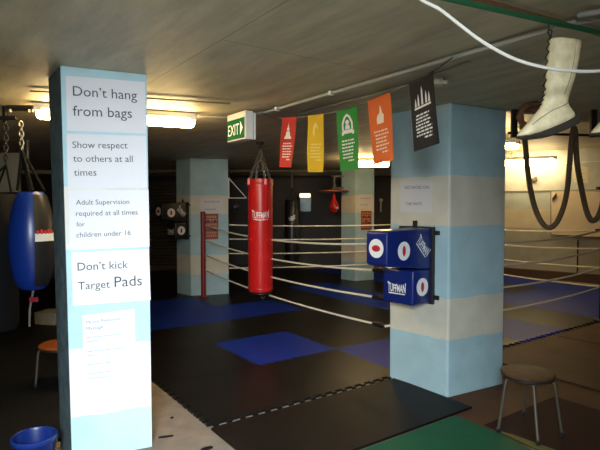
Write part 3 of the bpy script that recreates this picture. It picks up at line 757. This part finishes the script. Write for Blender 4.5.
# ------------------------------------------------------------------ exit sign
d = -GW.copy()                           # runs away from the near end
p0 = V((-.475, 4.45, 0)); L_ = .34
zt = zpx(110.8, 4.45); zb = zpx(139, 4.45)
r = thing('exit_sign', 'green and white EXIT sign box hanging from the ceiling', 'sign', p0 + UP * zb)
s = V((GU.x, GU.y, 0))                      # towards the right
bm = new(); add_box(bm, p0 + UP * zb, d * L_, s * .08, UP * (zt - zb)); hb = obj('housing', bm, white_plastic, r, bevel=.006)
bm = new(); add_box(bm, p0 + s * .088 + UP * (zb - .0), d * L_, s * .02, UP * (zt - zb) * .95); obj('mounting_plate', bm, white_plastic, r, bevel=.004)
bm = new(); add_box(bm, p0 - s * .004 + UP * (zb + .012) + d * .012, d * (L_ - .024), s * .006, UP * .178); gp = obj('green_panel', bm, mat('green_sign_face', (.0, .075, .018), .75, spec=.12, emit=(.0, .35, .08), espow=.12), hb)
n_ = -s
bm = new(); tx = p0 + n_ * .004 + UP * (zb + .05)
text_line(bm, 'EXIT', tx + d * (L_ - .03), tx + d * .105, UP, n_, off=.002, ystretch=1.35)
add_prism(bm, [(0, 0), (.045, .058), (0, .116)], tx + d * .08 - UP * .005 + n_ * .002, -d, UP, n_ * .001)
obj('white_lettering', bm, mat('sign_white_print', (.85, .9, .85), .5, emit=(.8, 1, .85), espow=.15), gp)
bm = new(); add_tube(bm, [p0 + d * .18 + s * .05 + UP * zt, V((p0.x + d.x * .18 + s.x * .05, p0.y + d.y * .18 + s.y * .05, CH))], .014, 8); obj('hanger', bm, grey_pipe, r)

# ------------------------------------------------------------------ pipes, conduits, cables on the ceiling
e0 = V((p0.x + s.x * .15, p0.y + s.y * .15, CH - .03))
c0, c1 = onz(256, 115, 2.432), onz(548, 30, 2.432)
cd = (c1 - c0).normalized()
cpts = [e0, c0 + UP * 0] + [c0.lerp(c1, k / 6) for k in range(1, 7)] + [c1 + cd * .12, c1 + cd * .2 + V((.06, .02, 0)), onz(580, 15, 2.432), onz(620, 8, 2.432), onz(760, -5, 2.432)]
r = pipe('electric_conduit', 'long grey conduit along the ceiling from the EXIT sign to the boots', cpts, .013, grey_pipe)
o = thing('conduit_clip', 'small white conduit clip along the grey ceiling conduit', 'clip', c0.lerp(c1, .40), 'conduit clips')
bm = new(); add_cbox(bm, c0.lerp(c1, .40), cd * .012, V((cd.y, -cd.x, 0)) * .02, UP * .017); obj('saddle', bm, white_plastic, o, bevel=.003)
bm = new(); add_lathe(bm, [(.005, -.022), (.005, -.016)], c0.lerp(c1, .40), 8); obj('screw', bm, steel, o)
dup(o, (c0.lerp(c1, .13) - c0.lerp(c1, .40)), 'small white conduit clip close to the EXIT sign')
o['label'] = 'small white conduit clip above the green flag'
pipe('electric_conduit', 'second thinner conduit behind the flags, beside the long grey one', [onz(300, 114, 2.445), onz(410, 84, 2.445), onz(470, 62, 2.445)], .009, grey_pipe)
g0, g1 = onz(446, -2, 2.36), onz(602, 33.5, 2.36); gd = g1 - g0
pipe('ceiling_pipe', 'green painted pipe crossing the ceiling, upper right', [g0 - gd * .5, g0, g1, g1 + gd * 1.5], .0115, green_paint)
g0b, g1b = onz(475, -1, 2.43), onz(575, 27, 2.43); gd = g1b - g0b
pipe('ceiling_pipe', 'rust brown pipe beside the green pipe, upper right', [g0b - gd * .5, g0b, g1b, g1b + gd * 2], .0125, rust_paint)
# dark joints / service pipes seen at the back
pipe('service_pipe', 'upper grey service pipe under the ceiling behind the rear pillar', [aty(120, 164, 10.6), aty(345, 164.5, 11.6)], .022, grey_pipe)
pipe('service_pipe', 'lower dark service pipe under the ceiling behind the rear pillar', [aty(120, 171, 10.6), aty(345, 171, 11.6)], .03, mat('dull_brown_pipe', (.12, .10, .08), .5))
pipe('electric_cable', 'thin cable on the ceiling between the light and the EXIT sign', [onz(196, 116.5, 2.453), onz(229, 117.5, 2.453)], .006, grey_pipe)
pipe('electric_conduit', 'thin dark conduit along the ceiling above the long glowing light', [onz(30, 91, 2.445), onz(146, 98, 2.445), onz(230, 103.5, 2.445)], .006, mat('dull_ochre_pipe', (.2, .16, .09), .5))
# white cable loop
wp = [onz(385, -55, CH), aty(412, -8, 1.75), aty(440, 9.5, 1.75), aty(460, 25, 1.75), aty(480, 40, 1.75), aty(500, 52, 1.76), aty(520, 61, 1.77), aty(545, 67.5, 1.78), aty(570, 70.8, 1.8), aty(600, 71, 1.82), aty(640, 66, 1.85), aty(700, 40, 1.9), onz(760, -10, CH)]
bm = new(); add_tube(bm, smooth_line(wp), .0058, 8); tag(obj('white_cable', bm, mat('white_cable_sheath', (.78, .76, .68), .4), smooth=True), 'slack white cable looping in front of the hanging boot', 'cable')
# white junction box
p = onz(437, 78, CH)
r = thing('junction_box', 'round cream junction box on the ceiling behind the black flag', 'junction box', p)
bm = new(); add_lathe(bm, [(0, -.05), (.035, -.05), (.045, -.035), (.045, -.0)], p, 20); obj('box', bm, mat('cream_plastic', (.65, .6, .42), .45), r, smooth=True)
bm = new(); add_tube(bm, [p + V((.03, -.02, -.03)), p + V((.06, -.04, -.04))], .014, 10); obj('spout', bm, MAT['cream_plastic'], r)

# ------------------------------------------------------------------ flags on a string
sp = [e0 + V((0, 0, .0)), aty(280, 118.3, 4.42), aty(297, 117.3, 4.25), aty(322, 114.5, 4.03), aty(347, 109, 3.77), aty(381, 96.5, 3.45), aty(409, 84.5, 3.15), aty(433, 71.5, 2.96), onz(453, 57, 2.43)]
sp = smooth_line(sp, 8)
bm = new(); add_tube(bm, sp, .003, 6); tag(obj('flag_string', bm, black_vinyl, smooth=True), 'dark string holding the five flags below the conduit', 'string')
def at_px(px):
    best = min(range(len(sp) - 1), key=lambda i: abs(300 + F * sp[i].x / (sp[i].y * ct) - px))
    i = best; 
    f = lambda p: 300 + F * p.x / (p.y * ct - (p.z - H) * st)
    i = min(range(len(sp) - 1), key=lambda i: min(abs(f(sp[i]) - px), abs(f(sp[i + 1]) - px)))
    a, b = sp[i], sp[i + 1]
    if f(b) == f(a): return a
    return a.lerp(b, (px - f(a)) / (f(b) - f(a)))
def buddha(x, y, s): return []
def flag(label, pl, pr, hgt, m, pm, motif, nl, skew=0.0, seed=1, curl=.012):
    rnd = random.Random(seed)
    a, b = at_px(pl), at_px(pr); x = b - a; W = x.length; xn = x.normalized()
    dn = (-UP + xn * (xn.z)).normalized(); dn = (dn + xn * skew).normalized()
    nrm = xn.cross(-dn).normalized(); nrm = nrm if nrm.y < 0 else -nrm
    r = thing('prayer_flag', label, 'flag', (a + b) * .5, 'prayer flags on the string')
    ph = rnd.uniform(0, 6)
    def P(u, v, off=0.0):
        w = curl * math.sin(ph + u * 3 + v * 4) * v
        return a + x * u + dn * (hgt * v) + nrm * (w + off)
    bm = new(); nx, ny = 6, 14
    for off in (.0006, -.0006):
        pass
    g1 = [[bm.verts.new(P(i / nx, j / ny, .0007)) for i in range(nx + 1)] for j in range(ny + 1)]
    g2 = [[bm.verts.new(P(i / nx, j / ny, -.0007)) for i in range(nx + 1)] for j in range(ny + 1)]
    for j in range(ny):
        for i in range(nx):
            bm.faces.new((g1[j][i], g1[j][i + 1], g1[j + 1][i + 1], g1[j + 1][i])); bm.faces.new((g2[j][i], g2[j + 1][i], g2[j + 1][i + 1], g2[j][i + 1]))
    for j in range(ny):
        bm.faces.new((g1[j][0], g1[j + 1][0], g2[j + 1][0], g2[j][0])); bm.faces.new((g1[j][nx], g2[j][nx], g2[j + 1][nx], g1[j + 1][nx]))
    for i in range(nx):
        bm.faces.new((g1[0][i], g2[0][i], g2[0][i + 1], g1[0][i + 1])); bm.faces.new((g1[ny][i], g1[ny][i + 1], g2[ny][i + 1], g2[ny][i]))
    cloth = obj('cloth', bm, m, r, smooth=True)
    bm = new(); add_tube(bm, [a, b], .005, 6); obj('hem', bm, m, r)
    bm = new()
    for poly in motif:
        vs = [bm.verts.new(P(u, v, .002)) for u, v in poly]; bm.faces.new(vs)
    obj('printed_figure', bm, pm, cloth)
    bm = new()
    for k in range(nl):
        v = .50 + k * .055 * (7 / max(nl, 7)) ; 
        u = .16 + rnd.uniform(0, .06); ue = .84 - rnd.uniform(0, .12)
        if k == nl - 1: u, ue = .5, .8
        while u < ue:
            w = min(rnd.uniform(.05, .15), ue - u)
            vs = [bm.verts.new(P(*q, .002)) for q in ((u, v), (u + w, v), (u + w, v + .024), (u, v + .024))]; bm.faces.new(vs); u += w + .03
    obj('printed_lines', bm, pm, cloth)
def ell(cx, cy, rx, ry, n=14): return disc_poly(cx, cy, rx, ry, n)
fw_ = mat('flag_white_print', (.72, .70, .66), .7)
statue = [[(.26, .42), (.74, .42), (.70, .37), (.30, .37)], [(.34, .37), (.66, .37), (.60, .27), (.40, .27)], ell(.5, .225, .085, .04), [(.46, .19), (.54, .19), (.5, .10)]]
crescent = [[(.42, .16), (.52, .12), (.64, .18), (.70, .28), (.60, .22), (.52, .21), (.47, .28), (.46, .38), (.36, .32), (.36, .22)]]
arch = [[(.22, .42), (.22, .36), (.30, .36), (.30, .42)], [(.70, .42), (.70, .36), (.80, .36), (.80, .42)], [(.30, .40), (.70, .40), (.74, .34), (.26, .34)],
        [(.24, .34), (.32, .34), (.32, .24), (.42, .15), (.5, .12), (.5, .08), (.36, .12), (.25, .22)], [(.76, .34), (.68, .34), (.68, .24), (.58, .15), (.5, .12), (.5, .08), (.64, .12), (.75, .22)], ell(.5, .22, .09, .04), [(.38, .33), (.62, .33), (.58, .26), (.42, .26)]]
hand = [[(.34, .40), (.62, .40), (.66, .28), (.60, .25), (.57, .18), (.53, .12), (.50, .18), (.47, .25), (.40, .26), (.34, .32)]]
temple = [[(.16, .42), (.84, .42), (.84, .39), (.16, .39)]] + [[(x - .04, .38), (x + .04, .38), (x + .03, .38 - h), (x, .38 - h - .07), (x - .03, .38 - h)] for x, h in ((.22, .06), (.34, .11), (.5, .2), (.66, .11), (.78, .08))]
cloth = lambda n, c: mat(n, c, .8, bump=.15, bscale=300)
flag('red flag with white seated figure, first from the EXIT sign', 282.5, 296.5, .415, cloth('red_cloth', (.48, .02, .012)), fw_, statue, 7, -.06, 1)
flag('yellow flag with pale crescent, second from the EXIT sign', 308, 323.5, .45, cloth('yellow_cloth', (.66, .40, .01)), mat('flag_pale_yellow_print', (.75, .58, .16), .7), crescent, 6, .04, 2)
flag('green flag with white arched figure, middle of the five', 336.5, 357, .455, cloth('green_cloth', (.012, .22, .025)), fw_, arch, 7, .06, 3)
flag('orange flag with white hand, second from the boots', 368, 390, .445, cloth('orange_cloth', (.68, .12, .015)), mat('flag_cream_print', (.80, .62, .48), .7), hand, 7, .08, 4)
flag('black flag with white temple drawing and script, nearest the boots', 409, 433, .42, cloth('black_cloth', (.007, .005, .005)), fw_, temple, 8, .0, 5, .004)

# ------------------------------------------------------------------ hanging boots
YB = 2.08
def bp2(px, py): return aty(px, py, YB)
pairs = [((549.5, 38), (581.5, 41.5), .036), ((548.5, 48), (580, 52), .038), ((547, 62), (577.5, 67), .040), ((546, 76), (574, 80), .039), ((545, 90), (569.5, 94), .034), ((543.5, 98), (566.5, 103), .031), ((541, 105), (570.5, 108), .031),
         ((537, 111), (575.5, 114), .033), ((533, 115.5), (576, 119), .036), ((530, 119), (562, 126), .037), ((526.5, 123.5), (549, 131), .036), ((522.5, 128.5), (537, 135), .032), ((518.5, 133), (527, 137), .022), ((516.5, 136), (519, 137.5), .010)]
def loft(bm, pairs, seg=16, cap0=True, flat=1.0):
    rings = []
    for f, b, hw in pairs:
        p, q = bp2(*f), bp2(*b); c = (p + q) * .5; ax = (q - p) * .5
        ring = []
        for k in range(seg):
            a = 2 * PI * k / seg; ca, sa = math.cos(a), math.sin(a)
            ring.append(bm.verts.new(c - ax * ca + V((0, 1, 0)) * hw * (abs(sa) ** .85) * (1 if sa >= 0 else -1)))
        rings.append(ring)
    for r0, r1 in zip(rings, rings[1:]):
        for k in range(seg): bm.faces.new((r0[k], r0[(k + 1) % seg], r1[(k + 1) % seg], r1[k]))
    return rings
boot = thing('boot', 'cream lace-up boot hanging from the green pipe, toe to the left', 'boot', bp2(562, 128), 'hanging boots')
bm = new(); rings = loft(bm, pairs)
bm.faces.new(rings[-1])
inner = [(((f[0] + 1.5), f[1] + .3), ((b[0] - 1.5), b[1] + .3), hw - .003) for f, b, hw in pairs[:4]]
ri = loft(bm, inner)
for k in range(16): bm.faces.new((rings[0][k], rings[0][(k + 1) % 16], ri[0][(k + 1) % 16], ri[0][k]))
bm.faces.new(ri[-1])
up_ = obj('upper', bm, boot_leather, boot, smooth='all', subsurf=1)
bm = new()
solep = [(575.3, 116), (576.3, 124), (562, 131), (546, 137.5), (528, 139.5), (517, 138.5), (516.5, 136.3), (526, 136), (537, 133), (549, 128.5), (562, 123)]
P2 = [bp2(*q) for q in solep]
for sgn in (1,):
    hw = [.034, .034, .037, .037, .030, .014, .014, .028, .036, .037, .036]
    va = [bm.verts.new(p + V((0, h, 0))) for p, h in zip(P2, hw)]; vb = [bm.verts.new(p - V((0, h, 0))) for p, h in zip(P2, hw)]
    n = len(va)
    bm.faces.new(va); bm.faces.new(vb[::-1])
    for i in range(n): bm.faces.new((va[i], va[(i + 1) % n], vb[(i + 1) % n], vb[i]))
obj('sole', bm, sole_rubber, boot, bevel=.003)
bm = new()
fr = [pairs[i] for i in range(0, 8)]
pts = []
for i in range(len(fr) - 1):
    for k in range(3):
        t = k / 3; f0, f1 = fr[i][0], fr[i + 1][0]
        p = bp2(f0[0] + (f1[0] - f0[0]) * t - .6, f0[1] + (f1[1] - f0[1]) * t)
        pts.append(p + V((-.002, (.010 if len(pts) % 2 else -.016), 0)))
add_tube(bm, pts, .0026, 6)
tp = bp2(549, 26.5); add_tube(bm, smooth_line([tp + UP * .02, tp, bp2(548.2, 33), pts[0]], 3), .0026, 6)
add_tube(bm, [bp2(552, 31), bp2(551, 36), bp2(550.5, 40)], .003, 6); add_tube(bm, [bp2(549, 30), bp2(552, 31)], .003, 6)
obj('lace', bm, black_vinyl, boot, smooth=True)
bm = new(); add_tube(bm, [bp2(x, y) - V((0, h, 0)) for x, y, h in ((572, 41, .031), (570, 60, .034), (566, 80, .034), (560.5, 96, .031))], .0015, 5)
add_tube(bm, [bp2(x, y) - V((0, h, 0)) for x, y, h in ((567, 103, .022), (560, 107, .031), (548, 112, .034), (536, 120, .035), (529, 126, .030))], .0015, 5)
obj('stitching', bm, mat('brown_thread', (.25, .2, .12), .7), up_)
dup(boot, (.302, .0, .012), 'second cream boot hanging at the right edge, only its toe showing')

# ------------------------------------------------------------------ rope bar, battle rope, coil
YR = 4.55
r = thing('rope_rail', 'dark steel rail under the ceiling carrying the brown rope', 'rail', aty(560, 135, YR))
bm = new(); add_tube(bm, [aty(508, 133, YR), aty(690, 138, YR)], .011, 8); obj('bar', bm, dark_steel, r)
for px in (514, 593):
    p = aty(px, 134, YR); bm = new(); add_box(bm, p + V((-.025, -.02, -.03)), (.05, 0, 0), (0, .04, 0), (0, 0, CH + .38 - p.z)); obj('drop_bracket', bm, dark_steel, r, bevel=.004)
Yr = 4.48
rp = [(521, 120), (523, 132), (525.5, 146), (527, 165), (530.5, 190), (536, 211), (543, 224), (550, 227.5), (557, 222), (563.5, 207), (567.5, 188), (569.5, 165), (571, 145), (572.5, 134), (574, 131), (575.5, 134), (576, 148), (577.5, 166), (581, 186), (585.5, 207), (589, 217), (593, 221), (599, 215), (604, 195), (607, 165), (608.5, 140), (610, 132), (611.5, 136), (613, 165)]
pts = [aty(x, y, Yr - (.06 if y > 140 else (.03 if y > 133.5 else -.0))) for x, y in rp]
pts = [V((p.x, p.y, p.z + (.03 if y < 133 else 0))) for p, (x, y) in zip(pts, rp)]
bm = new(); add_tube(bm, smooth_line(pts, 5), .0225, 10); tag(obj('battle_rope', bm, rope_brown, smooth=True), 'thick brown rope draped in hanging loops over the rail', 'rope')
bm = new(); cc = aty(531, 118, 4.2)
for k in range(5):
    ph = k * .5; pts = [cc + V((math.cos(q) * (.10 + .012 * k) + .01 * k, math.sin(q + ph) * .05, math.sin(q) * (.075 + .01 * k))) for q in [2 * PI * i / 20 for i in range(20)]]
    add_tube(bm, pts, .02, 8, closed=True)
tag(obj('rope_coil', bm, mat('rusty_rope', (.26, .12, .06), .85, bump=.6, bscale=90, noise=.3, nscale=30), smooth=True), 'rust brown coil of rope up behind the boot toe', 'rope')

# ------------------------------------------------------------------ right wall fittings
def wp_(px, py): return onplane(px, py, w0, wn)
a = wp_(551, 191.5); b = wp_(612, 192); c_ = wp_(551, 234.5)
r = thing('wall_board', 'large cream board on the pale right wall behind the rope loops', 'board', c_)
bm = new(); add_box(bm, a + wn * .002, b - a, (c_ - a), wn * .03); bd = obj('panel', bm, mat('cream_board', (.70, .58, .42), .5, noise=.05, nscale=3), r, bevel=.004)
bm = new(); x = (b - a)
add_box(bm, c_ + wn * .002 - UP * .02, x, UP * .03, wn * .045); add_box(bm, a + wn * .002, x * .012, c_ - a, wn * .036); obj('frame', bm, mat('dark_board_frame', (.12, .09, .06), .5), r)
bm = new(); p = wp_(555, 199.5); add_cbox(bm, p + wn * .05 + UP * .05, wd * .04 + UP * .06, wn * .018, UP * .035 - wd * .0); obj('handle', bm, dark_steel, r, bevel=.005)
bm = new(); p = wp_(573, 237.5); q = wp_(612, 238.5); add_box(bm, p + wn * .001, q - p, wn * .10, UP * .035); tag(obj('wall_ledge', bm, MAT['dark_board_frame']), 'narrow dark ledge below the cream board', 'ledge')
bm = new(); p = wp_(578.5, 240); add_tube(bm, [p + wn * .05, V((p.x, p.y, .19)) + wn * .05], .014, 8); tag(obj('support_pole', bm, dark_steel, smooth=True), 'thin dark pole from the ledge down to the skirting', 'pole')
a, b, c_ = wp_(573.5, 166), wp_(588.5, 167), wp_(573.5, 182)
r = thing('paper_notice', 'faint cream paper with faded lines on the pale right wall', 'notice', c_)
bm = new(); add_box(bm, a + wn * .002, b - a, c_ - a, wn * .002); obj('page', bm, mat('cream_paper', (.66, .60, .45), .6), r)
bm = new()
for k in range(4): add_box(bm, a + (b - a) * .1 + (c_ - a) * (.18 + .2 * k) + wn * .004, (b - a) * (.55 + .1 * (k % 2)), (c_ - a) * .06, wn * .0006)
obj('printed_lines', bm, mat('faded_print', (.5, .42, .3), .6), r)
p = wp_(533, 179.5); bm = new(); add_cbox(bm, p + wn * .04, wd * .09, wn * .035, UP * .03); add_cbox(bm, p + wn * .06 + wd * .07, wd * .03, wn * .03, UP * .055); tag(obj('wall_hook', bm, mat('brown_hook', (.15, .1, .05), .5), bevel=.008), 'brown wall hook on the pale right wall beside the rope', 'hook')

# ------------------------------------------------------------------ stools, bucket
def stool(label, c, z, R, seat_m, feet=None, rot=.4):
    r = thing('stool', label, 'stool', c, None)
    bm = new(); add_lathe(bm, [(0, z - .036), (R * .93, z - .036), (R * .97, z - .03), (R * .97, z - .01), (R * .9, z - .004)], c, 36); obj('seat_rim', bm, mat('dark_seat_rim', (.02, .014, .012), .45), r, smooth=True)
    bm = new(); add_lathe(bm, [(R * .98, z - .014), (R * 1.0, z - .008), (R * .96, z + .002), (R * .75, z + .009), (0, z + .012)], c, 36); obj('seat', bm, seat_m, r, smooth=True)
    feet = feet or [c + V((math.cos(rot + k * PI / 2) * R * 1.12, math.sin(rot + k * PI / 2) * R * 1.12, 0)) for k in range(4)]
    for ft in feet:
        d = (ft - c); d.z = 0; d.normalize()
        zf = ft.z
        top = c + d * (R * .72) + UP * (z - .037); k1 = c + d * (R * .99) + UP * (z - .075)
        pts = smooth_line([top, c + d * (R * .92) + UP * (z - .045), k1, k1.lerp(ft, .4), ft + UP * .004], 4)
        bm = new(); add_tube(bm, pts, .0105, 10); lg = obj('leg', bm, mat('worn_grey_leg', (.10, .08, .06), .5, .4), r, smooth=True)
        bm = new(); add_lathe(bm, [(.012, .0), (.015, .004), (.015, .025), (.011, .03)], ft, 12); obj('rubber_foot', bm, black_vinyl, lg)
    return r
sc = onz(529.5, 432); sc.z = .005
feet = [onz(498, 433), onz(538, 449), onz(562, 438), onz(524, 416.5)]
sc = sum(feet, V((0, 0, 0))) / 4
zs = [.005, .026, .013, .005]
zs = [.006, .027, .014, .014]
for f_, z in zip(feet, zs): f_.z = z
stool('round brown stool with grey legs right of the middle pillar', V((aty(527.5, 372, 3.62).x, 3.62, 0)), zpx(373.5, 3.62), .185, wood_seat, feet)
p = aty(61, 347, 4.5)
stool('round orange stool half hidden behind the front pillar', V((p.x, 4.5, .02)), zpx(347, 4.5), .185, orange_seat)
p = aty(34.5, 439, 3.02); c = V((p.x, p.y, .021)); hb_ = zpx(439, 3.02) - .021
r = thing('bucket', 'blue plastic bucket on the floor left of the front pillar', 'bucket', c)
bm = new(); add_lathe(bm, [(0, .0), (.095, 0), (.105, .01), (.116, hb_ - .01), (.124, hb_), (.118, hb_ + .002), (.112, hb_ - .012), (.1, .015), (0, .013)], c, 36); obj('body', bm, blue_plastic, r, smooth=True)
bm = new(); add_lathe(bm, [(.120, hb_ - .03), (.129, hb_ - .02), (.129, hb_), (.123, hb_ + .004), (.117, hb_)], c, 36, cap=False); obj('rim', bm, mat('blue_plastic_rim', (.012, .035, .2), .35), r, smooth=True)
bm = new(); add_tube(bm, [c + V((math.cos(q) * .133, math.sin(q) * .05 - .0, hb_ - .015 - math.sin(q) * .13)) for q in [PI * k / 14 for k in range(15)]], .003, 6); obj('handle', bm, steel, r)
# pale box on the floor far left
p = onz(45, 326); bm = new()
r = thing('storage_box', 'dim pale box on the floor behind the blue bag', 'box', p)
add_box(bm, p + V((-.14, 0, .021)), (.3, -.06, 0), (.05, .28, 0), (0, 0, .14)); obj('body', bm, mat('beige_card', (.22, .2, .15), .7), r, bevel=.006)
bm = new(); add_box(bm, p + V((-.145, -.005, .161)), (.31, -.062, 0), (.052, .29, 0), (0, 0, .02)); obj('lid', bm, MAT['beige_card'], r, bevel=.004)
p = aty(5, 153, 6.5); bm = new(); add_box(bm, V((p.x - .7, 6.542, zpx(192, 6.5))), (.85, 0, 0), (0, .03, 0), (0, 0, .50))
tag(obj('pin_board', bm, mat('dull_grey_board', (.16, .17, .16), .7)), 'dull grey board hanging behind the blue bag chains', 'board')
bm = new(); p = aty(28, 172, 6.6); add_tube(bm, [aty(-30, 172, 6.6), aty(70, 172.5, 6.6)], .028, 10); add_tube(bm, [aty(27.5, 172, 6.6), aty(27.5, 60, 6.6)], .02, 8)
tag(obj('steel_beam_pipe', bm, mat('dull_grey_steel', (.10, .095, .085), .45, .4), smooth=True), 'dull horizontal steel bar behind the blue bag', 'bar')

# ------------------------------------------------------------------ light and camera
def area(name, loc, target, sx, sy, power, col):
    l = bpy.data.lights.new(name, 'AREA'); l.shape = 'RECTANGLE'; l.size = sx; l.size_y = sy; l.energy = power; l.color = col
    o = bpy.data.objects.new(name, l); C.objects.link(o); o.location = loc
    o.rotation_euler = (V(target) - V(loc)).to_track_quat('-Z', 'Y').to_euler()
    return o
area('daylight_outside', (-.25, -1.7, 3.0), (-1.0, 3.0, .5), 1.5, 2.2, 1380, (.84, .94, 1.0))
w = bpy.data.worlds.new('world'); bpy.context.scene.world = w; w.use_nodes = True
w.node_tree.nodes['Background'].inputs[0].default_value = (.75, .88, 1.0, 1); w.node_tree.nodes['Background'].inputs[1].default_value = .6

cam = bpy.data.cameras.new('camera'); co = bpy.data.objects.new('camera', cam); C.objects.link(co)
cam.sensor_width = 36; cam.lens = 36 * F / 600; cam.clip_start = .02
co.location = (0, 0, H); co.rotation_euler = (PI / 2 - TH, 0, 0)
sc_ = bpy.context.scene; sc_.camera = co
vs_ = sc_.view_settings; vs_.view_transform = 'Standard'; vs_.look = 'None'; vs_.gamma = 1; vs_.exposure = 0.0; vs_.use_curve_mapping = False
